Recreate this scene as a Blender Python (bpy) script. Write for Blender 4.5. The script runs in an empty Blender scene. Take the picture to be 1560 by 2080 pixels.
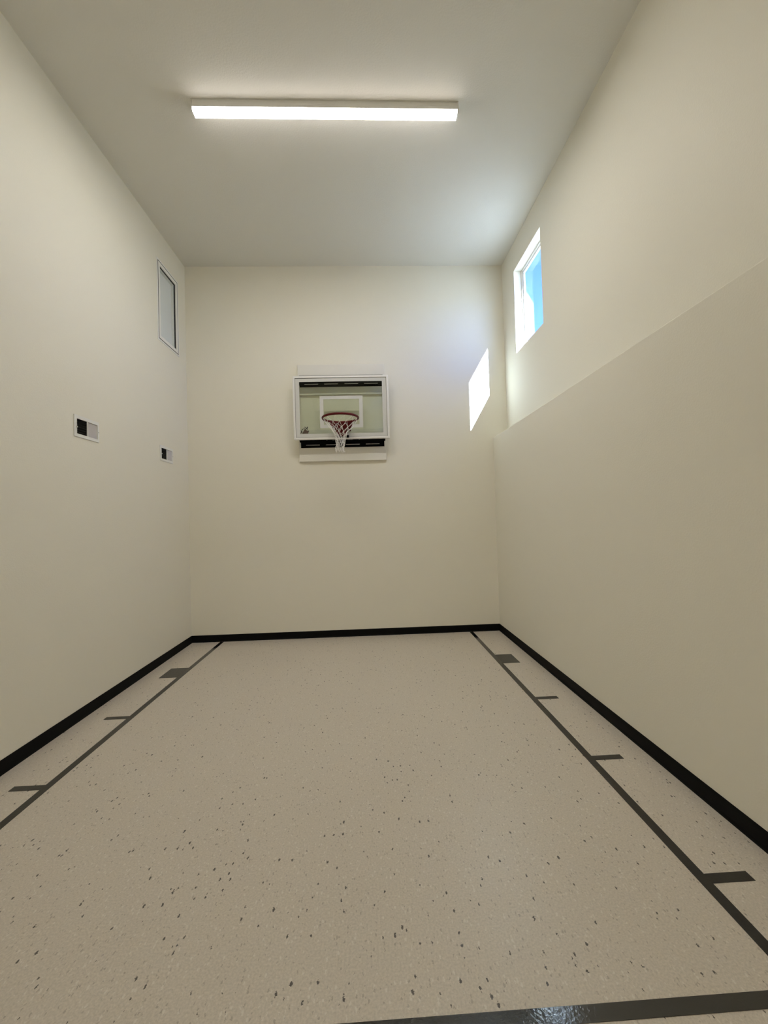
import bpy, bmesh, math, random
from mathutils import Vector, Matrix

random.seed(7)
S = bpy.context.scene
COL = S.collection

# ------------------------------------------------------------------ camera
cam_d = bpy.data.cameras.new('camera')
cam = bpy.data.objects.new('camera', cam_d)
COL.objects.link(cam)
RX = Vector((0.9987861, -0.03968683, -0.0291768))
UP = Vector((0.02832582, -0.02183839, 0.99936016))
FW = Vector((0.04029862, 0.99897349, 0.02068772))
m = Matrix((RX, UP, -FW)).transposed().to_4x4()
m.translation = Vector((0.32856554, 0.0, 1.66990018))
cam.matrix_world = m
cam_d.sensor_fit = 'HORIZONTAL'
cam_d.sensor_width = 36.0
cam_d.lens = 838.136 * 36.0 / 1560.0
cam_d.clip_start = 0.05
S.camera = cam

# ------------------------------------------------------------------ sky
SUN_TRAVEL = Vector((-0.535, 1.0, -0.93))
world = bpy.data.worlds.new('world')
S.world = world
world.use_nodes = True
wn = world.node_tree
wn.nodes.clear()
sky = wn.nodes.new('ShaderNodeTexSky')
sky.sky_type = 'NISHITA'
sky.sun_disc = False
sky.sun_elevation = math.atan2(0.93, math.hypot(0.535, 1.0))
sky.sun_rotation = math.atan2(0.535, -1.0)
sky.altitude = 300
sky.air_density = 1.0
sky.dust_density = 0.3
sky.ozone_density = 1.0
bg = wn.nodes.new('ShaderNodeBackground')
bg.inputs['Strength'].default_value = 0.74
wo = wn.nodes.new('ShaderNodeOutputWorld')
tint = wn.nodes.new('ShaderNodeMix')
tint.data_type = 'RGBA'
tint.blend_type = 'MULTIPLY'
tint.inputs['Factor'].default_value = 1.0
tint.inputs['B'].default_value = (0.30, 0.52, 1.25, 1)      # the camera's white balance is set for the lamp
wn.links.new(sky.outputs[0], tint.inputs['A'])
wn.links.new(tint.outputs['Result'], bg.inputs[0])
wn.links.new(bg.outputs[0], wo.inputs[0])

# ------------------------------------------------------------------ sun
sun_d = bpy.data.lights.new('sun', 'SUN')
sun_d.energy = 92.0
sun_d.angle = math.radians(0.53)
sun_d.color = (0.79, 0.95, 1.12)
sun = bpy.data.objects.new('sun', sun_d)
COL.objects.link(sun)
sun.location = (8, -8, 12)
sun.rotation_euler = SUN_TRAVEL.to_track_quat('-Z', 'Y').to_euler()

# ------------------------------------------------------------------ exposure
vs = S.view_settings
S.display_settings.display_device = 'sRGB'
vs.view_transform = 'Standard'
vs.look = 'None'
vs.exposure = 0.34
vs.gamma = 1.0
vs.use_curve_mapping = False
S.cycles.use_denoising = True
S.cycles.max_bounces = 14
S.cycles.diffuse_bounces = 8
S.cycles.glossy_bounces = 6
S.cycles.transparent_max_bounces = 16
S.cycles.sample_clamp_indirect = 6.0
LAMP = 82.0            # radiance of the downward face of the strip lamp

# ------------------------------------------------------------------ room sizes (metres)
XL, XR, XU = -2.238, 2.234, 2.452       # left wall, thick lower right wall, thin upper right wall
XE = 2.60                                # outside face of the right wall
D, YB = 6.056, -4.2                      # hoop wall, wall behind the camera
H, HL = 5.457, 2.855                     # ceiling, ledge
FILL_OPENING = 3.0                               # height of the wide opening to the fill bay added behind the camera
FILL_BAY_Y, FILL_BAY_H = -9.5, 3.3                 # far end and ceiling of that added bay
BB = 0.099                               # height of the cove base
L = 1.8288                               # half of a 12 ft lane
W2 = 0.0508                              # 2 in line

# ------------------------------------------------------------------ materials
def mat(name, col, rough=0.6, metal=0.0, spec=0.5, bump=None, coat=0.0, var=None):
    M = bpy.data.materials.new(name)
    M.use_nodes = True
    nt = M.node_tree
    b = nt.nodes['Principled BSDF']
    b.inputs['Base Color'].default_value = (*col, 1)
    b.inputs['Roughness'].default_value = rough
    b.inputs['Metallic'].default_value = metal
    b.inputs['Specular IOR Level'].default_value = spec
    b.inputs['Coat Weight'].default_value = coat
    tc = nt.nodes.new('ShaderNodeTexCoord')
    if var:                                 # (scale, amount): slight tone variation
        n = nt.nodes.new('ShaderNodeTexNoise')
        n.inputs['Scale'].default_value = var[0]
        n.inputs['Detail'].default_value = 3
        mx = nt.nodes.new('ShaderNodeMix')
        mx.data_type = 'RGBA'
        k = var[1]
        mx.inputs['A'].default_value = (*[c * (1 - k) for c in col], 1)
        mx.inputs['B'].default_value = (*[min(1, c * (1 + k)) for c in col], 1)
        nt.links.new(tc.outputs['Object'], n.inputs['Vector'])
        nt.links.new(n.outputs['Fac'], mx.inputs['Factor'])
        nt.links.new(mx.outputs['Result'], b.inputs['Base Color'])
    if bump:                                # (scale, strength, distance)
        n = nt.nodes.new('ShaderNodeTexNoise')
        n.inputs['Scale'].default_value = bump[0]
        n.inputs['Detail'].default_value = 4
        bp = nt.nodes.new('ShaderNodeBump')
        bp.inputs['Strength'].default_value = bump[1]
        bp.inputs['Distance'].default_value = bump[2]
        nt.links.new(tc.outputs['Object'], n.inputs['Vector'])
        nt.links.new(n.outputs['Fac'], bp.inputs['Height'])
        nt.links.new(bp.outputs['Normal'], b.inputs['Normal'])
    return M

def glass(name, tint, f0=0.04):
    """thin pane: transmits straight through, mirrors by Fresnel"""
    M = bpy.data.materials.new(name)
    M.use_nodes = True
    nt = M.node_tree
    nt.nodes.clear()
    o = nt.nodes.new('ShaderNodeOutputMaterial')
    t = nt.nodes.new('ShaderNodeBsdfTransparent')
    t.inputs[0].default_value = (*tint, 1)
    g = nt.nodes.new('ShaderNodeBsdfGlossy')
    g.inputs['Roughness'].default_value = 0.0
    ge = nt.nodes.new('ShaderNodeNewGeometry')      # Schlick, the same from either face of the pane
    dt = nt.nodes.new('ShaderNodeVectorMath'); dt.operation = 'DOT_PRODUCT'
    nt.links.new(ge.outputs['Incoming'], dt.inputs[0]); nt.links.new(ge.outputs['Normal'], dt.inputs[1])
    def mth(op, a, b=None):
        q = nt.nodes.new('ShaderNodeMath'); q.operation = op
        for i_, v_ in enumerate((a, b)):
            if v_ is None: continue
            if isinstance(v_, float): q.inputs[i_].default_value = v_
            else: nt.links.new(v_, q.inputs[i_])
        return q.outputs[0]
    c = mth('ABSOLUTE', dt.outputs['Value'])
    f = mth('ADD', mth('MULTIPLY', mth('POWER', mth('SUBTRACT', 1.0, c), 5.0), 1.0 - f0), f0)
    x = nt.nodes.new('ShaderNodeMixShader')
    nt.links.new(f, x.inputs[0])
    nt.links.new(t.outputs[0], x.inputs[1])
    nt.links.new(g.outputs[0], x.inputs[2])
    nt.links.new(x.outputs[0], o.inputs[0])
    return M

def emit(name, col, strength):
    M = bpy.data.materials.new(name)
    M.use_nodes = True
    nt = M.node_tree
    nt.nodes.clear()
    o = nt.nodes.new('ShaderNodeOutputMaterial')
    e = nt.nodes.new('ShaderNodeEmission')
    e.inputs[0].default_value = (*col, 1)
    e.inputs[1].default_value = strength
    nt.links.new(e.outputs[0], o.inputs[0])
    return M

WALL = (0.80, 0.775, 0.685)
M_wall = mat('wall_paint', WALL, 0.55, spec=0.3, bump=(90, 0.25, 0.004))
M_ceil = mat('ceiling_paint', (0.71, 0.70, 0.655), 0.7, spec=0.2, bump=(70, 0.3, 0.004))
M_base = mat('black_rubber', (0.003, 0.003, 0.003), 0.6, spec=0.12)
M_line = mat('charcoal_vinyl', (0.014, 0.0135, 0.013), 0.05, spec=0.5, bump=(60, 0.3, 0.002))
M_gloss = mat('glossy_charcoal_vinyl', (0.012, 0.0115, 0.011), 0.06, spec=1.0, bump=(85, 0.3, 0.0015))
M_blockv = mat('grey_vinyl', (0.036, 0.037, 0.034), 0.2, spec=0.35, bump=(55, 0.25, 0.002))
M_white = mat('white_vinyl_frame', (0.82, 0.82, 0.80), 0.35)
M_steelw = mat('white_enamel', (0.78, 0.78, 0.76), 0.4)
M_fin = mat('lilac_grey_enamel', (0.60, 0.58, 0.59), 0.45)
M_board = mat('white_painted_board', (0.74, 0.72, 0.66), 0.5, var=(6, 0.02))
M_alu = mat('brushed_aluminium', (0.80, 0.79, 0.77), 0.38, metal=0.25)
M_border = mat('white_glass_print', (0.62, 0.62, 0.59), 0.4)
M_black = mat('black_powder_coat', (0.0015, 0.0015, 0.0015), 0.6, spec=0.05)
M_red = mat('red_powder_coat', (0.095, 0.002, 0.0035), 0.5, spec=0.22)
M_net = mat('white_nylon_cord', (0.86, 0.84, 0.81), 0.8)
M_dark = mat('dark_duct', (0.012, 0.012, 0.012), 0.7)
M_damper = mat('dark_damper', (0.05, 0.05, 0.05), 0.5)
M_gasket = mat('dark_gasket', (0.02, 0.02, 0.02), 0.6)
M_grey = mat('grey_zinc', (0.35, 0.35, 0.35), 0.4, metal=0.6)
M_letter = mat('worn_grey_print', (0.16, 0.16, 0.16), 0.6)
M_lamp = emit('lit_diffuser', (1.0, 0.965, 0.90), LAMP)
M_lamp_fill = emit('fill_diffuser_bay', (1.0, 0.965, 0.90), LAMP * 1.45)  # for the unseen fill lamps added behind the camera
M_lamp_side = emit('opal_diffuser_side', (1.0, 0.93, 0.87), 12.0)
M_glassb = glass('green_backboard_glass', (0.90, 0.92, 0.875), 0.022)
M_glassw = glass('window_glass', (0.97, 0.985, 0.985))
M_shade = mat('white_roller_shade', (0.84, 0.85, 0.88), 0.8)
M_stucco = mat('exterior_stucco', (0.75, 0.72, 0.66), 0.9, bump=(60, 0.5, 0.01))
M_ground = mat('grey_concrete', (0.20, 0.197, 0.19), 0.9, var=(0.6, 0.1))
M_brown = mat('brown_print', (0.095, 0.06, 0.038), 0.6)
M_ink = mat('dark_ink_print', (0.010, 0.009, 0.005), 0.6)
M_cream = mat('cream_print', (0.62, 0.60, 0.50), 0.6)

def floor_material():
    M = bpy.data.materials.new('speckled_vinyl_tile')
    M.use_nodes = True
    nt = M.node_tree
    N, Lk = nt.nodes, nt.links
    b = N['Principled BSDF']
    tc = N.new('ShaderNodeTexCoord')
    base = (0.61, 0.55, 0.475)
    n1 = N.new('ShaderNodeTexNoise'); n1.inputs['Scale'].default_value = 120; n1.inputs['Detail'].default_value = 3
    n1.inputs['Roughness'].default_value = 0.6
    Lk.new(tc.outputs['Object'], n1.inputs['Vector'])
    r1 = N.new('ShaderNodeValToRGB')
    r1.color_ramp.elements[0].position = 0.30; r1.color_ramp.elements[0].color = (*[c * 0.86 for c in base], 1)
    r1.color_ramp.elements[1].position = 0.70; r1.color_ramp.elements[1].color = (*[c * 1.10 for c in base], 1)
    Lk.new(n1.outputs['Fac'], r1.inputs[0])
    prev = r1.outputs[0]
    # distorted coordinates make the chips ragged
    nd = N.new('ShaderNodeTexNoise'); nd.inputs['Scale'].default_value = 160
    Lk.new(tc.outputs['Object'], nd.inputs['Vector'])
    ad = N.new('ShaderNodeVectorMath'); ad.operation = 'MULTIPLY_ADD'
    ad.inputs[1].default_value = (0.012, 0.012, 0.0)
    st = N.new('ShaderNodeMapping'); st.inputs['Scale'].default_value = (1.0, 0.55, 1.0)   # chips are drawn out along the room
    Lk.new(tc.outputs['Object'], st.inputs[0])
    Lk.new(nd.outputs['Color'], ad.inputs[0]); Lk.new(st.outputs[0], ad.inputs[2])
    def chips(scale, share, radius, col, fac, prev, seed):
        mp = N.new('ShaderNodeMapping'); mp.inputs['Location'].default_value = (seed, seed * 1.7, 0)
        Lk.new(ad.outputs[0], mp.inputs[0])
        v = N.new('ShaderNodeTexVoronoi'); v.voronoi_dimensions = '2D'; v.inputs['Scale'].default_value = scale
        Lk.new(mp.outputs[0], v.inputs['Vector'])
        sp = N.new('ShaderNodeSeparateColor'); Lk.new(v.outputs['Color'], sp.inputs[0])
        a = N.new('ShaderNodeMath'); a.operation = 'LESS_THAN'; a.inputs[1].default_value = share
        Lk.new(sp.outputs[0], a.inputs[0])
        # chip size varies from cell to cell
        rr = N.new('ShaderNodeMath'); rr.operation = 'MULTIPLY'; rr.inputs[1].default_value = radius
        Lk.new(sp.outputs[1], rr.inputs[0])
        d = N.new('ShaderNodeMath'); d.operation = 'LESS_THAN'
        Lk.new(v.outputs['Distance'], d.inputs[0]); Lk.new(rr.outputs[0], d.inputs[1])
        k = N.new('ShaderNodeMath'); k.operation = 'MULTIPLY'
        Lk.new(a.outputs[0], k.inputs[0]); Lk.new(d.outputs[0], k.inputs[1])
        k2 = N.new('ShaderNodeMath'); k2.operation = 'MULTIPLY'; k2.inputs[1].default_value = fac
        Lk.new(k.outputs[0], k2.inputs[0])
        mx = N.new('ShaderNodeMix'); mx.data_type = 'RGBA'; mx.inputs['B'].default_value = (*col, 1)
        Lk.new(k2.outputs[0], mx.inputs['Factor']); Lk.new(prev, mx.inputs['A'])
        return mx.outputs['Result']
    prev = chips(95, 0.16, 0.42, (0.74, 0.70, 0.63), 0.6, prev, 3.1)     # pale chips
    prev = chips(95, 0.17, 0.36, (0.30, 0.26, 0.22), 0.55, prev, 8.3)     # mid brown chips
    prev = chips(62, 0.055, 0.33, (0.06, 0.05, 0.045), 0.92, prev, 5.7)  # sparse black chips
    Lk.new(prev, b.inputs['Base Color'])
    b.inputs['Roughness'].default_value = 0.34
    b.inputs['Specular IOR Level'].default_value = 0.45
    nb = N.new('ShaderNodeTexNoise'); nb.inputs['Scale'].default_value = 26; nb.inputs['Detail'].default_value = 3
    Lk.new(tc.outputs['Object'], nb.inputs['Vector'])
    bp = N.new('ShaderNodeBump'); bp.inputs['Strength'].default_value = 0.25; bp.inputs['Distance'].default_value = 0.003
    Lk.new(nb.outputs['Fac'], bp.inputs['Height']); Lk.new(bp.outputs[0], b.inputs['Normal'])
    return M
M_floor = floor_material()

# ------------------------------------------------------------------ mesh helpers
def add_box(bm, x0, x1, y0, y1, z0, z1):
    v = [bm.verts.new(p) for p in ((x0, y0, z0), (x1, y0, z0), (x1, y1, z0), (x0, y1, z0),
                                   (x0, y0, z1), (x1, y0, z1), (x1, y1, z1), (x0, y1, z1))]
    for f in ((0, 3, 2, 1), (4, 5, 6, 7), (0, 1, 5, 4), (1, 2, 6, 5), (2, 3, 7, 6), (3, 0, 4, 7)):
        bm.faces.new([v[i] for i in f])

def add_prism(bm, poly, fn, t):
    """poly: 2D outline; fn(u, v, w) maps to 3D, w runs from 0 to t"""
    a = [bm.verts.new(fn(u, v, 0)) for u, v in poly]
    b = [bm.verts.new(fn(u, v, t)) for u, v in poly]
    n = len(poly)
    bm.faces.new(a[::-1]); bm.faces.new(b)
    for i in range(n):
        bm.faces.new((a[i], a[(i + 1) % n], b[(i + 1) % n], b[i]))

def add_tube(bm, pts, r, sides=6, closed=False):
    pts = [Vector(p) for p in pts]
    n = len(pts)
    rings = []
    up = Vector((0.13, 0.2, 1)).normalized()
    for i, p in enumerate(pts):
        a = pts[i - 1] if (i or closed) else p
        c = pts[(i + 1) % n] if (i < n - 1 or closed) else p
        t = (c - a).normalized()
        s = t.cross(up)
        if s.length < 1e-4:
            s = t.cross(Vector((1, 0, 0)))
        s.normalize()
        q = s.cross(t)
        rings.append([bm.verts.new(p + r * (math.cos(k * math.tau / sides) * s + math.sin(k * math.tau / sides) * q)) for k in range(sides)])
    for i in range(n if closed else n - 1):
        A, B = rings[i], rings[(i + 1) % n]
        for k in range(sides):
            bm.faces.new((A[k], A[(k + 1) % sides], B[(k + 1) % sides], B[k]))
    if not closed:
        bm.faces.new(rings[0][::-1]); bm.faces.new(rings[-1])

def slab_with_holes(bm, u0, u1, v0, v1, w0, w1, holes, fn):
    """a slab in u, v of thickness w0..w1 with rectangular holes through it"""
    us = sorted({u0, u1, *[h[0] for h in holes], *[h[1] for h in holes]})
    vs_ = sorted({v0, v1, *[h[2] for h in holes], *[h[3] for h in holes]})
    def solid(i, j):
        if i < 0 or j < 0 or i >= len(us) - 1 or j >= len(vs_) - 1:
            return False
        cu, cv = (us[i] + us[i + 1]) / 2, (vs_[j] + vs_[j + 1]) / 2
        return not any(h[0] < cu < h[1] and h[2] < cv < h[3] for h in holes)
    cache = {}
    def V(i, j, k):
        if (i, j, k) not in cache:
            cache[(i, j, k)] = bm.verts.new(fn(us[i], vs_[j], (w0, w1)[k]))
        return cache[(i, j, k)]
    for i in range(len(us) - 1):
        for j in range(len(vs_) - 1):
            if not solid(i, j):
                continue
            bm.faces.new((V(i, j, 0), V(i, j + 1, 0), V(i + 1, j + 1, 0), V(i + 1, j, 0)))
            bm.faces.new((V(i, j, 1), V(i + 1, j, 1), V(i + 1, j + 1, 1), V(i, j + 1, 1)))
            for di, dj, e in ((-1, 0, ((0, 0), (0, 1))), (1, 0, ((1, 1), (1, 0))), (0, -1, ((1, 0), (0, 0))), (0, 1, ((0, 1), (1, 1)))):
                if not solid(i + di, j + dj):
                    (a, b), (c, d) = e
                    bm.faces.new((V(i + a, j + b, 0), V(i + a, j + b, 1), V(i + c, j + d, 1), V(i + c, j + d, 0)))

def frame_ring(bm, u0, u1, v0, v1, wu, wv, w0, w1, fn):
    slab_with_holes(bm, u0, u1, v0, v1, w0, w1, [(u0 + wu, u1 - wu, v0 + wv, v1 - wv)], fn)

def obj(name, bm, material, parent=None, bevel=0.0, smooth=False):
    bmesh.ops.recalc_face_normals(bm, faces=bm.faces)
    me = bpy.data.meshes.new(name)
    bm.to_mesh(me)
    bm.free()
    o = bpy.data.objects.new(name, me)
    COL.objects.link(o)
    me.materials.append(material)
    if smooth:
        for p in me.polygons:
            p.use_smooth = True
    if bevel:
        b = o.modifiers.new('bevel', 'BEVEL')
        b.width = bevel; b.segments = 2; b.limit_method = 'ANGLE'
    if parent:
        o.parent = parent
        o.matrix_parent_inverse = Matrix.Translation(-parent.location)
    return o

def boxes(name, bxs, material, parent=None, bevel=0.0):
    bm = bmesh.new()
    for b in bxs:
        add_box(bm, *b)
    return obj(name, bm, material, parent, bevel)

def tag(o, label=None, cat=None, group=None, kind=None):
    if label: o['label'] = label
    if cat: o['category'] = cat
    if group: o['group'] = group
    if kind: o['kind'] = kind
    return o

def empty(name, loc):
    o = bpy.data.objects.new(name, None)
    o.empty_display_size = 0.1
    o.location = loc
    COL.objects.link(o)
    return o

PX = lambda u, v, w: (w, u, v)      # walls facing x: u = y, v = z
PY = lambda u, v, w: (u, w, v)      # walls facing y: u = x, v = z
PZ = lambda u, v, w: (u, v, w)      # flat: u = x, v = y

# ------------------------------------------------------------------ setting
LW = (5.248, 5.818, 4.039, 5.080)                 # left window opening (y0, y1, z0, z1)
RW = (4.712, 5.582, 3.930, 5.076)                 # right window opening
VENTS = ((3.728, 2.496), (5.240, 2.503))          # lower near corner of each register (y, z)
VW, VH = 0.338, 0.197

o = boxes('floor', [(XL - 0.3, XE + 0.1, FILL_BAY_Y - 0.3, D + 0.3, -0.12, 0.0)], M_floor)
tag(o, kind='structure')
o = boxes('ceiling', [(XL - 0.3, XE, YB - 0.3, D + 0.3, H, H + 0.15)], M_ceil)
tag(o, kind='structure')
o = boxes('wall_far', [(XL - 0.3, XE, D, D + 0.2, 0.0, H)], M_wall)
tag(o, kind='structure')
bm = bmesh.new()
slab_with_holes(bm, XL - 0.3, XE, 0.0, H, YB - 0.2, YB, [(-1.9, 1.9, 0.0, FILL_OPENING)], PY)
o = obj('wall_back', bm, M_wall)
tag(o, kind='structure')

bm = bmesh.new()
holes = [LW] + [(y + 0.026, y + VW - 0.026, z + 0.022, z + VH - 0.022) for y, z in VENTS]
slab_with_holes(bm, YB, D, 0, H, XL - 0.22, XL, holes, PX)
tag(obj('wall_left', bm, M_wall), kind='structure')

bm = bmesh.new()
slab_with_holes(bm, YB, D, HL, H, XU, XE, [RW], PX)
rb = 0.008                                         # rounded drywall bead along the ledge edge
prof = [(XE, 0.0), (XE, HL)] + [(XR + rb - rb * math.sin(a), HL - rb + rb * math.cos(a)) for a in [math.pi / 2 * i / 4 for i in range(5)]] + [(XR, 0.0)]
add_prism(bm, prof, lambda u, v, w: (u, YB + w, v), D - YB)   # thick lower wall, its top is the ledge
tag(obj('wall_right', bm, M_wall), kind='structure')

def cove(poly_axis, a, b, name):
    bm = bmesh.new()
    prof = [(0, 0), (0.014, 0), (0.010, 0.006), (0.006, 0.018), (0.005, BB - 0.003), (0.003, BB), (0, BB)]
    if poly_axis == 'left':
        add_prism(bm, prof, lambda u, v, w: (XL + u, a + w, v), b - a)
    elif poly_axis == 'right':
        add_prism(bm, prof, lambda u, v, w: (XR - u, a + w, v), b - a)
    elif poly_axis == 'far':
        add_prism(bm, prof, lambda u, v, w: (a + w, D - u, v), b - a)
    else:
        add_prism(bm, prof, lambda u, v, w: (a + w, YB + u, v), b - a)
    tag(obj(name, bm, M_base), kind='structure')
cove('left', YB + 0.014, D - 0.014, 'baseboard_left')
cove('right', YB + 0.014, D - 0.014, 'baseboard_right')
cove('far', XL, XR, 'baseboard_far')

# unseen bay added behind the camera so its strip lights fill the room
o = boxes('ceiling_fill_bay', [(XL - 0.3, XE + 0.1, FILL_BAY_Y - 0.2, YB - 0.2, FILL_BAY_H, FILL_BAY_H + 0.15)], M_ceil)
tag(o, kind='structure')
o = boxes('wall_fill_bay_left', [(XL - 0.3, XL - 0.1, FILL_BAY_Y - 0.2, YB - 0.2, 0, FILL_BAY_H)], M_wall)
tag(o, kind='structure')
o = boxes('wall_fill_bay_right', [(XE - 0.1, XE + 0.1, FILL_BAY_Y - 0.2, YB - 0.2, 0, FILL_BAY_H)], M_wall)
tag(o, kind='structure')
o = boxes('wall_fill_bay_back', [(XL - 0.1, XE - 0.1, FILL_BAY_Y - 0.2, FILL_BAY_Y, 0, FILL_BAY_H)], M_wall)
tag(o, kind='structure')
# roof edge over the right wall: its shadow cuts the top of the sunlight in the window
o = boxes('roof', [(XL - 0.6, XE + 0.90, YB - 1.0, D + 1.0, 6.446, 6.70)], M_stucco)
tag(o, kind='structure')
o = boxes('wall_parapet', [(XU, XE, YB - 0.2, D + 0.2, H + 0.15, 6.446)], M_stucco)
tag(o, kind='structure')
o = boxes('ground', [(-60, 90, -60, 90, -0.5, -0.15)], M_ground)
tag(o, kind='structure')

# ---- exterior window high in the right wall
w1 = empty('window_1', ((XU + XE) / 2, (RW[0] + RW[1]) / 2, RW[2]))
tag(w1, 'sunlit white framed window high in the right wall with blue sky behind', 'window', kind='structure')
y0, y1, z0, z1 = RW
bm = bmesh.new(); frame_ring(bm, y0, y1, z0, z1, 0.024, 0.024, XE - 0.045, XE, PX)
obj('window_frame', bm, M_white, w1, 0.003)
bm = bmesh.new(); frame_ring(bm, y0 + 0.024, y1 - 0.024, z0 + 0.024, z1 - 0.024, 0.026, 0.026, XE - 0.030, XE - 0.004, PX)
obj('sash', bm, M_white, w1, 0.003)
boxes('pane', [(XE - 0.018, XE - 0.013, y0 + 0.048, y1 - 0.048, z0 + 0.048, z1 - 0.048)], M_glassw, w1)

# ---- small interior window high in the left wall
w2 = empty('window_2', (XL, (LW[0] + LW[1]) / 2, LW[2]))
tag(w2, 'narrow grey-shaded window with white frame high in the left wall', 'window', kind='structure')
y0, y1, z0, z1 = LW
bm = bmesh.new(); frame_ring(bm, y0 - 0.006, y1 + 0.006, z0 - 0.006, z1 + 0.006, 0.022, 0.022, XL, XL + 0.004, PX)
obj('window_flange', bm, M_white, w2)
bm = bmesh.new(); frame_ring(bm, y0 + 0.0165, y1 - 0.0165, z0 + 0.0165, z1 - 0.0165, 0.009, 0.009, XL - 0.03, XL + 0.0055, PX)
obj('gasket', bm, M_gasket, w2)['label'] = 'thin dark line around the inner frame'
bm = bmesh.new(); frame_ring(bm, y0 + 0.026, y1 - 0.026, z0 + 0.026, z1 - 0.026, 0.040, 0.040, XL - 0.03, XL + 0.006, PX)
obj('window_frame', bm, M_white, w2)
bm = bmesh.new(); frame_ring(bm, y0 + 0.063, y1 - 0.063, z0 + 0.063, z1 - 0.063, 0.007, 0.007, XL - 0.022, XL - 0.006, PX)
obj('gasket', bm, M_gasket, w2)
boxes('pane', [(XL - 0.016, XL - 0.012, y0 + 0.068, y1 - 0.068, z0 + 0.068, z1 - 0.068)], M_glassw, w2)
bm = bmesh.new(); frame_ring(bm, y0 + 0.066, y1 - 0.066, z0 + 0.066, z1 - 0.066, 0.020, 0.020, XL - 0.050, XL - 0.024, PX)
obj('glazing_bead', bm, M_white, w2)
boxes('roller_shade', [(XL - 0.060, XL - 0.052, y0 + 0.005, y1 - 0.005, z0 + 0.005, z1 - 0.005)], M_shade, w2)
boxes('backing_panel', [(XL - 0.215, XL - 0.190, y0, y1, z0, z1)], M_white, w2)

# ------------------------------------------------------------------ floor lines (thin inlaid vinyl strips)
LT = 0.0018
FT = 1.389
def strip(name, x0, x1, ya, yb, m_, label, cat, group=None):
    return tag(boxes(name, [(x0, x1, ya, yb, 0.0, LT)], m_), label, cat, group)
strip('lane_line', -L, -L + W2, FT + W2 / 2, D - 0.022, M_line, 'long charcoal lane line on the floor along the left wall', 'floor line', 'long lane lines')
strip('lane_line', L - W2, L, FT + W2 / 2, D - 0.022, M_line, 'long charcoal lane line on the floor along the right wall', 'floor line', 'long lane lines')
strip('free_throw_line', -L, L, FT - W2 / 2, FT + W2 / 2, M_gloss, 'glossy charcoal free throw line crossing the floor at the bottom of the photo', 'floor line')
HW = 0.199
B0, B1 = 4.994, 4.694
strip('lane_block', -L - HW, -L, B1, B0, M_blockv, 'wide charcoal block on the outer side of the left lane line', 'floor mark', 'lane blocks')
strip('lane_block', L, L + HW, B1, B0, M_blockv, 'wide charcoal block on the outer side of the right lane line', 'floor mark', 'lane blocks')
G = 'short lane hash marks'
for sgn, y, lab in ((-1, 3.763, 'short hash mark on the left lane line nearest the left block'),
                    (-1, 2.806, 'short hash mark on the left lane line nearest the camera'),
                    (1, 3.763, 'short hash mark on the right lane line nearest the right block'),
                    (1, 2.806, 'short hash mark in the middle of the three on the right lane line'),
                    (1, 1.851, 'short hash mark on the right lane line nearest the camera')):
    xa, xb = (L, L + HW) if sgn > 0 else (-L - HW, -L)
    strip('hash_mark', xa, xb, y - W2 / 2, y + W2 / 2, M_line, lab, 'floor mark', G)

# ------------------------------------------------------------------ strip lamp on the ceiling, and fill lamps added in the bay
def strip_lamp(yc, label, H=H, face=None):
    x0, x1 = -1.135, 1.262
    r = empty('strip_light', ((x0 + x1) / 2, yc, H))
    tag(r, label, 'lamp')
    bx = lambda u, v, w: (x0 + 0.012 + w, yc + u, v)
    bm = bmesh.new()
    add_prism(bm, [(-0.044, H), (-0.044, H - 0.034), (-0.047, H - 0.038), (-0.047, H - 0.069), (0.047, H - 0.069), (0.047, H - 0.038), (0.044, H - 0.034), (0.044, H)], bx, x1 - x0 - 0.024)
    obj('housing', bm, M_steelw, r)
    prof = [(-0.046, H - 0.069), (-0.046, H - 0.082), (-0.041, H - 0.091), (-0.032, H - 0.095),
            (0.032, H - 0.095), (0.041, H - 0.091), (0.046, H - 0.082), (0.046, H - 0.069)]
    bm = bmesh.new()
    add_prism(bm, prof, bx, x1 - x0 - 0.024)
    lens = obj('diffuser', bm, face or M_lamp, r)
    lens['label'] = 'glowing white wraparound diffuser'
    lens.data.materials.append(M_lamp_side)          # opal sides give off far less than the face
    for p in lens.data.polygons:
        if p.normal.z > -0.95:
            p.material_index = 1
    cap = [(-0.049, H - 0.001)] + [(u * 1.06, H - 0.069 + (v - H + 0.069) * 1.06) for u, v in prof] + [(0.049, H - 0.001)]
    for xa in (x0, x1 - 0.012):
        bm = bmesh.new()
        add_prism(bm, cap, lambda u, v, w, xa=xa: (xa + w, yc + u, v), 0.012)
        obj('end_cap', bm, M_steelw, r)
    return r
strip_lamp(3.687, 'long lit white strip light on the ceiling')
strip_lamp(-5.6, 'nearer added fill strip light in the unseen bay behind the camera', FILL_BAY_H, M_lamp_fill)  # this lamp and the next are added to brighten the lower walls
strip_lamp(-7.8, 'farther added fill strip light in the unseen bay behind the camera', FILL_BAY_H, M_lamp_fill)

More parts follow.
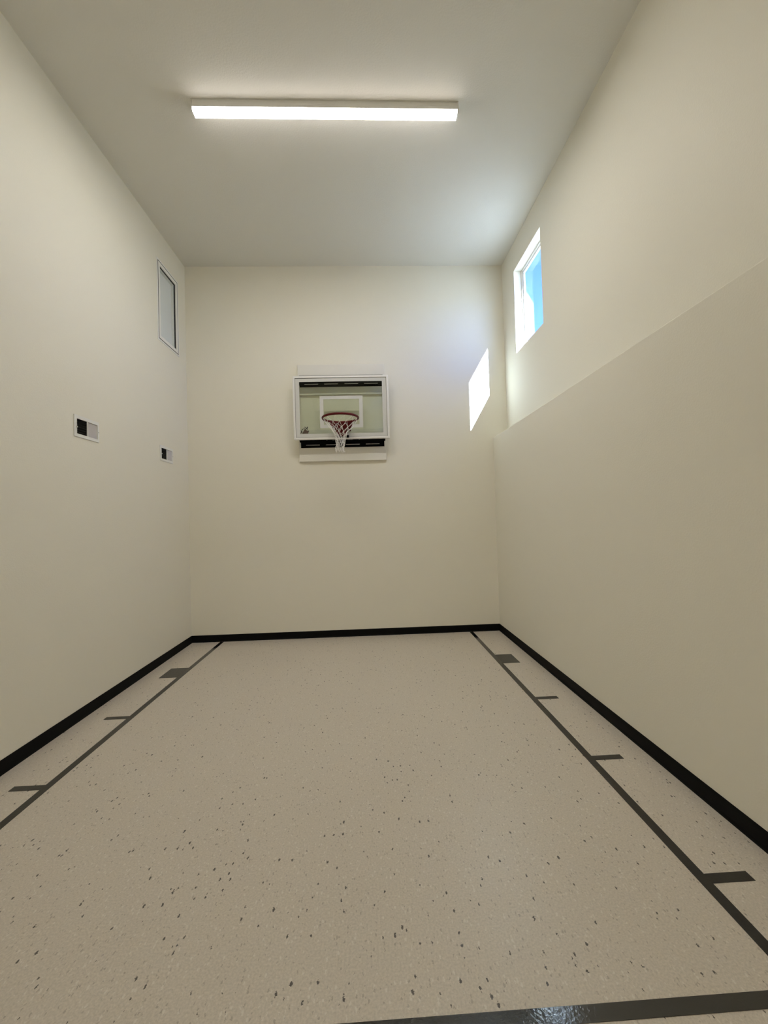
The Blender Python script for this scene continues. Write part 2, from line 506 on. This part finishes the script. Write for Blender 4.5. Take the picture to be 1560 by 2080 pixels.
# ------------------------------------------------------------------ wall registers
def register(y0, z0, label):
    r = empty('wall_vent', (XL, y0 + VW / 2, z0))
    tag(r, label, 'vent', 'white wall registers')
    ya, yb = y0 + 0.035, y0 + 0.170          # open bank
    yc, yd = y0 + 0.183, y0 + 0.316          # closed looking bank
    za, zb = z0 + 0.031, z0 + 0.164
    bm = bmesh.new()
    slab_with_holes(bm, y0, y0 + VW, z0, z0 + VH, XL, XL + 0.007, [(ya, yb, za, zb), (yc, yd, za, zb)], PX)
    obj('face_plate', bm, M_steelw, r, 0.003)
    bm = bmesh.new()
    ha = (y0 + 0.027, y0 + VW - 0.027, z0 + 0.023, z0 + VH - 0.023)
    frame_ring(bm, *ha, 0.002, 0.002, XL - 0.17, XL - 0.001, PX)
    add_box(bm, XL - 0.172, XL - 0.170, *ha)
    obj('duct_box', bm, M_dark, r)
    def bank(u0, u1, ang, m_, n=13):
        bm = bmesh.new()
        c, s = math.cos(ang), math.sin(ang)
        for i in range(n):
            yc_ = u0 + (i + 0.5) * (u1 - u0) / n
            a, t = 0.0075, 0.0005
            add_prism(bm, [(-a * c - t * s, -a * s + t * c), (a * c - t * s, a * s + t * c), (a * c + t * s, a * s - t * c), (-a * c + t * s, -a * s - t * c)],
                      lambda u, v, w: (XL - 0.0045 + u, yc_ + v, za + w), zb - za)
        return obj('louver_bank', bm, m_, r)
    b = bank(ya, yb, math.radians(-57), M_damper); b['kind'] = 'stuff'; b['label'] = 'open dark bank of thin upright fins'
    b = bank(yc, yd + 0.004, math.radians(52), M_fin); b['kind'] = 'stuff'; b['label'] = 'pale bank of thin upright fins'
    for i in range(6):
        zc = za + 0.010 + i * 0.023
        bm = bmesh.new()
        add_prism(bm, [(-0.012, 0.004), (0.010, -0.006), (0.010, -0.008), (-0.012, 0.002)], lambda u, v, w: (XL - 0.045 + u, ha[0] + 0.004 + w, zc + v), ha[1] - ha[0] - 0.008)
        obj('damper_blade', bm, M_damper, r)
    bm = bmesh.new()
    add_box(bm, XL + 0.007, XL + 0.012, y0 + 0.016, y0 + 0.022, z0 + 0.075, z0 + 0.128)
    add_box(bm, XL + 0.012, XL + 0.022, y0 + 0.015, y0 + 0.023, z0 + 0.080, z0 + 0.092)
    obj('lever', bm, M_steelw, r, 0.001)
    bm = bmesh.new()
    bmesh.ops.create_cone(bm, cap_ends=True, segments=10, radius1=0.004, radius2=0.003, depth=0.003, matrix=Matrix.Translation((XL + 0.0085, y0 + 0.328, z0 + 0.098)) @ Matrix.Rotation(math.pi / 2, 4, 'Y'))
    obj('screw', bm, M_grey, r)
register(*VENTS[0], 'larger looking white wall register nearer the camera on the left wall')
register(*VENTS[1], 'white wall register below the left window near the far corner')

# ------------------------------------------------------------------ backing boards on the far wall
BT = 0.038
tag(boxes('backing_board', [(-0.634, 0.632, D - BT, D - 0.0005, 3.530, 3.977)], M_board, bevel=0.004), 'upper white backing board on the far wall rising above the glass backboard', 'board', 'white backing boards')
tag(boxes('backing_board', [(-0.634, 0.632, D - BT, D - 0.0005, 2.558, 3.020)], M_board, bevel=0.004), 'lower white backing board on the far wall showing below the black bracket', 'board', 'white backing boards')

# ------------------------------------------------------------------ basketball hoop
YF = D - 0.20                      # front of the backboard
hp = empty('basketball_hoop', (0, D - BT, 2.55))
tag(hp, 'glass basketball backboard with red rim and white net on the far wall', 'basketball hoop')
X0, X1, Z0, Z1 = -0.680, 0.679, 2.846, 3.755
bm = bmesh.new()
frame_ring(bm, X0, X1, Z0, Z1, 0.030, 0.030, YF, YF + 0.045, PY)
obj('backboard_frame', bm, M_alu, hp, 0.004)
boxes('glass_pane', [(X0 + 0.030, X1 - 0.030, YF + 0.012, YF + 0.024, Z0 + 0.030, Z1 - 0.030)], M_glassb, hp)
bm = bmesh.new()
frame_ring(bm, X0 + 0.0325, X1 - 0.0325, Z0 + 0.033, Z1 - 0.033, 0.058, 0.050, YF + 0.0085, YF + 0.0115, PY)
obj('white_border', bm, M_border, hp)
bm = bmesh.new()
frame_ring(bm, X0 + 0.030, X1 - 0.030, Z0 + 0.030, Z1 - 0.030, 0.003, 0.003, YF + 0.004, YF + 0.0118, PY)
obj('gasket', bm, M_gasket, hp)['label'] = 'thin dark seam between frame and border'
bm = bmesh.new()
frame_ring(bm, -0.305, 0.305, 3.008, 3.466, 0.051, 0.047, YF + 0.009, YF + 0.0118, PY)
obj('target_square', bm, M_border, hp)['label'] = 'white shooter square on the glass'

def bracket(za, zb, zs, name):
    bm = bmesh.new()
    sl = [(c - 0.1, c + 0.1, zs - 0.0045, zs + 0.0045) for c in (-0.435, -0.147, 0.147, 0.435)]
    slab_with_holes(bm, -0.606, 0.606, za, zb, D - BT - 0.006, D - BT, sl, PY)
    add_box(bm, -0.606, 0.606, D - BT - 0.045, D - BT - 0.006, zb - 0.006, zb)
    return obj(name, bm, M_black, hp)
bracket(3.645, 3.800, 3.688, 'wall_bracket')['label'] = 'upper slotted black steel bracket behind the glass'
bracket(2.756, 2.905, 2.796, 'wall_bracket')['label'] = 'lower slotted black steel bracket under the glass'
for sx in (-1, 1):
    for za, zb in ((3.700, 3.740), (2.866, 2.900)):
        bm = bmesh.new()
        add_prism(bm, [(D - BT - 0.004, za - 0.03), (D - BT - 0.05, za), (YF + 0.0455, za), (YF + 0.0455, zb), (D - BT - 0.004, zb)],
                  lambda u, v, w: (sx * 0.612 + (w - 0.008), u, v), 0.016)
        obj('standoff_arm', bm, M_black, hp)
bm = bmesh.new()
add_box(bm, -0.20, 0.20, D - BT - 0.06, D - BT - 0.046, 2.826, 2.880)
obj('rim_support', bm, M_black, hp)
for sx in (-1, 1):
    bm = bmesh.new()
    bmesh.ops.create_cone(bm, cap_ends=True, segments=6, radius1=0.007, radius2=0.006, depth=0.008, matrix=Matrix.Translation((sx * 0.235 + 0.005, D - BT - 0.010, 2.864)) @ Matrix.Rotation(math.pi / 2, 4, 'X'))
    obj('bolt', bm, M_grey, hp)
# illegible worn lettering to either side of the net
bm = bmesh.new()
for x_, w_ in [(-0.145, .013), (-0.128, .010), (-0.114, .013), (-0.098, .010), (-0.084, .012), (-0.068, .010), (0.075, .012), (0.090, .010), (0.104, .013), (0.120, .011), (0.134, .010)]:
    for dx in (0, w_ - 0.0035):
        add_box(bm, x_ + dx, x_ + dx + 0.0035, D - BT - 0.0610, D - BT - 0.0600, 2.846, 2.862)
    add_box(bm, x_ + 0.0035, x_ + w_ - 0.0035, D - BT - 0.0610, D - BT - 0.0600, 2.8585 if random.random() < .5 else 2.852, 2.862 if random.random() < .5 else 2.8555)
o = obj('lettering', bm, M_letter, hp)
o['label'] = 'small worn grey lettering, partly behind the net'
o['kind'] = 'stuff'

# rim
RC = Vector((0.006, D - 0.585, 3.048))
R = 0.2365
bm = bmesh.new()
n, k = 48, 10
rows = []
for i in range(n):
    a = math.tau * i / n
    rows.append([bm.verts.new((RC.x + (R + 0.0115 * math.cos(b)) * math.cos(a), RC.y + (R + 0.0115 * math.cos(b)) * math.sin(a), RC.z + 0.0145 * math.sin(b))) for b in [math.tau * j / k for j in range(k)]])
for i in range(n):
    for j in range(k):
        bm.faces.new((rows[i][j], rows[(i + 1) % n][j], rows[(i + 1) % n][(j + 1) % k], rows[i][(j + 1) % k]))
rim = obj('rim', bm, M_red, hp, smooth=True)
rim['label'] = 'red steel ring'
bm = bmesh.new()
for i in range(12):                                # loops the net hangs from
    a = math.tau * (i + 0.5) / 12
    c, s = math.cos(a), math.sin(a)
    ring = [(RC.x + c * (R - 0.006 + 0.006 * math.cos(t)) , RC.y + s * (R - 0.006 + 0.006 * math.cos(t)), RC.z - 0.014 + 0.007 * math.sin(t)) for t in [math.tau * q / 8 for q in range(8)]]
    add_tube(bm, ring, 0.002, 4, True)
obj('net_hook', bm, M_red, rim)['kind'] = 'stuff'

# red carrier plate from ring to glass, seen from below as a V
bm = bmesh.new()
YP = YF - 0.001
def carrier(bm, t):
    top = [(-0.175, RC.y + 0.165), (-0.13, RC.y + 0.20), (-0.06, RC.y + 0.225), (0.06, RC.y + 0.225), (0.13, RC.y + 0.20), (0.175, RC.y + 0.165)]
    A = [Vector((RC.x + x, y, RC.z - 0.006)) for x, y in top]
    B = [Vector((RC.x + x, YP - 0.012, z)) for x, z in ((-0.10, 2.952), (-0.060, 2.912), (-0.026, 2.888), (0.026, 2.888), (0.060, 2.912), (0.10, 2.952))]
    off = Vector((0, 0.010, 0.012))
    lay = []
    for dv in (Vector((0, 0, 0)), off):
        lay.append(([bm.verts.new(p + dv) for p in A], [bm.verts.new(p + dv) for p in B]))
    (a0, b0), (a1, b1) = lay
    for i in range(5):
        bm.faces.new((a0[i], a0[i + 1], b0[i + 1], b0[i]))
        bm.faces.new((a1[i + 1], a1[i], b1[i], b1[i + 1]))
        bm.faces.new((a0[i + 1], a0[i], a1[i], a1[i + 1]))
        bm.faces.new((b0[i], b0[i + 1], b1[i + 1], b1[i]))
    bm.faces.new((a0[0], b0[0], b1[0], a1[0]))
    bm.faces.new((b0[5], a0[5], a1[5], b1[5]))
carrier(bm, 0.01)
obj('rim_brace', bm, M_red, hp)['label'] = 'red V-shaped brace under the ring'
bm = bmesh.new()
add_prism(bm, [(-0.17, RC.y + 0.168), (-0.09, RC.y + 0.218), (0.0, RC.y + 0.237), (0.09, RC.y + 0.218), (0.17, RC.y + 0.168), (0.12, YP), (-0.12, YP)],
          lambda u, v, w: (RC.x + u, v, RC.z + w), 0.010)
add_box(bm, RC.x - 0.12, RC.x + 0.12, YP - 0.008, YP + 0.0065, 2.955, 3.062)
obj('rim_plate', bm, M_red, hp)
boxes('mount_block', [(-0.092, 0.098, YP - 0.010, YP, 2.862, 2.898)], M_black, hp, 0.003)

# net: twelve loops worked into a narrowing diamond mesh
levels = [(3.036, 0.2300), (2.975, 0.176), (2.910, 0.128), (2.850, 0.094), (2.795, 0.071), (2.745, 0.060), (2.695, 0.054), (2.648, 0.055), (2.612, 0.060)]
pts = []
for li, (z, r) in enumerate(levels):
    ring = []
    for i in range(12):
        a = math.tau * (i + 0.5 * (li % 2 == 0)) / 12
        jit = 0.004 + 0.003 * min(li, 3)
        rr = r + random.uniform(-jit, jit) * (li > 0)
        zz = z + random.uniform(-0.008, 0.008) * (li > 0)
        x, y = RC.x + rr * math.cos(a), RC.y + rr * math.sin(a)
        if li in (1, 2) and math.cos(a) > 0.55:        # one side bulges where a loop hangs slack
            x += 0.020 if li == 1 else 0.014; zz -= 0.012
        ring.append(Vector((x - 0.004 * li * 0.5, y, zz)))
    pts.append(ring)
def sag(a, b, s):
    out = []
    for t in (0, 0.33, 0.67, 1):
        p = a.lerp(b, t)
        p.z -= s * math.sin(math.pi * t)
        out.append(p)
    return out
bm = bmesh.new()
for li in range(len(levels) - 1):
    for i in range(12):
        p = pts[li][i]
        nb = (i, (i + 1) % 12) if li % 2 == 0 else ((i - 1) % 12, i)
        for q in nb:
            add_tube(bm, sag(p, pts[li + 1][q], 0.006 if li < 2 else 0.002), 0.0024 if li < 2 else 0.0026, 5)
    if li >= 1:
        for p in pts[li]:
            bmesh.ops.create_icosphere(bm, subdivisions=1, radius=0.0040, matrix=Matrix.Translation(p))
for p in pts[-1]:                                   # frayed cord ends
    add_tube(bm, [p, p + Vector((random.uniform(-.006, .006), random.uniform(-.006, .006), -0.022))], 0.0034, 5)
obj('net', bm, M_net, hp, smooth=True)['label'] = 'white cord net'

# emblem sticker in the lower left of the glass: shapes drawn on a 42 px/cm grid, flat print
def decal(name, polys, material, parent, dy, label=None):
    bm = bmesh.new()
    sc = 0.0074 / 26.0
    for poly in polys:
        add_prism(bm, [(u * sc, -v * sc) for u, v in poly], lambda u, v, w: (-0.727 + u, YF + dy + w, 3.1495 + v), 0.0006)
    o_ = obj(name, bm, material, parent)
    if label: o_['label'] = label
    if parent is not hp: o_['kind'] = 'stuff'
    return o_
body = [[(600, 760), (612, 690), (640, 640), (655, 580), (690, 545), (735, 540), (785, 575), (820, 605), (880, 610), (885, 690), (880, 755)], [(490, 760), (500, 700), (540, 690), (600, 710), (600, 760)]]
em = decal('emblem', body, M_brown, hp, 0.0090, 'small brown and black emblem on the glass corner')
ink = [[(640, 470), (735, 460), (700, 410), (715, 400), (775, 470), (805, 490), (815, 425), (870, 420), (880, 450), (850, 460), (835, 500), (870, 545), (850, 560), (800, 545), (760, 485), (690, 500), (650, 510)],
       [(545, 535), (600, 520), (645, 530), (640, 555), (590, 560)], [(700, 540), (740, 520), (785, 560), (770, 575), (730, 550)],
       [(885, 610), (915, 605), (912, 690), (880, 700), (885, 650)], [(520, 610), (585, 600), (590, 625), (560, 660), (585, 680), (560, 700), (530, 680), (540, 650)], [(600, 700), (625, 700), (620, 750), (600, 745)]]
decal('emblem_ink', ink, M_ink, em, 0.0078)
decal('emblem_light', [[(855, 480), (885, 480), (885, 515), (860, 520)], [(650, 545), (675, 525), (670, 600), (650, 620)], [(525, 710), (545, 740), (580, 700), (595, 750), (520, 755)], [(640, 520), (690, 505), (690, 515), (645, 535)]], M_cream, em, 0.0084)
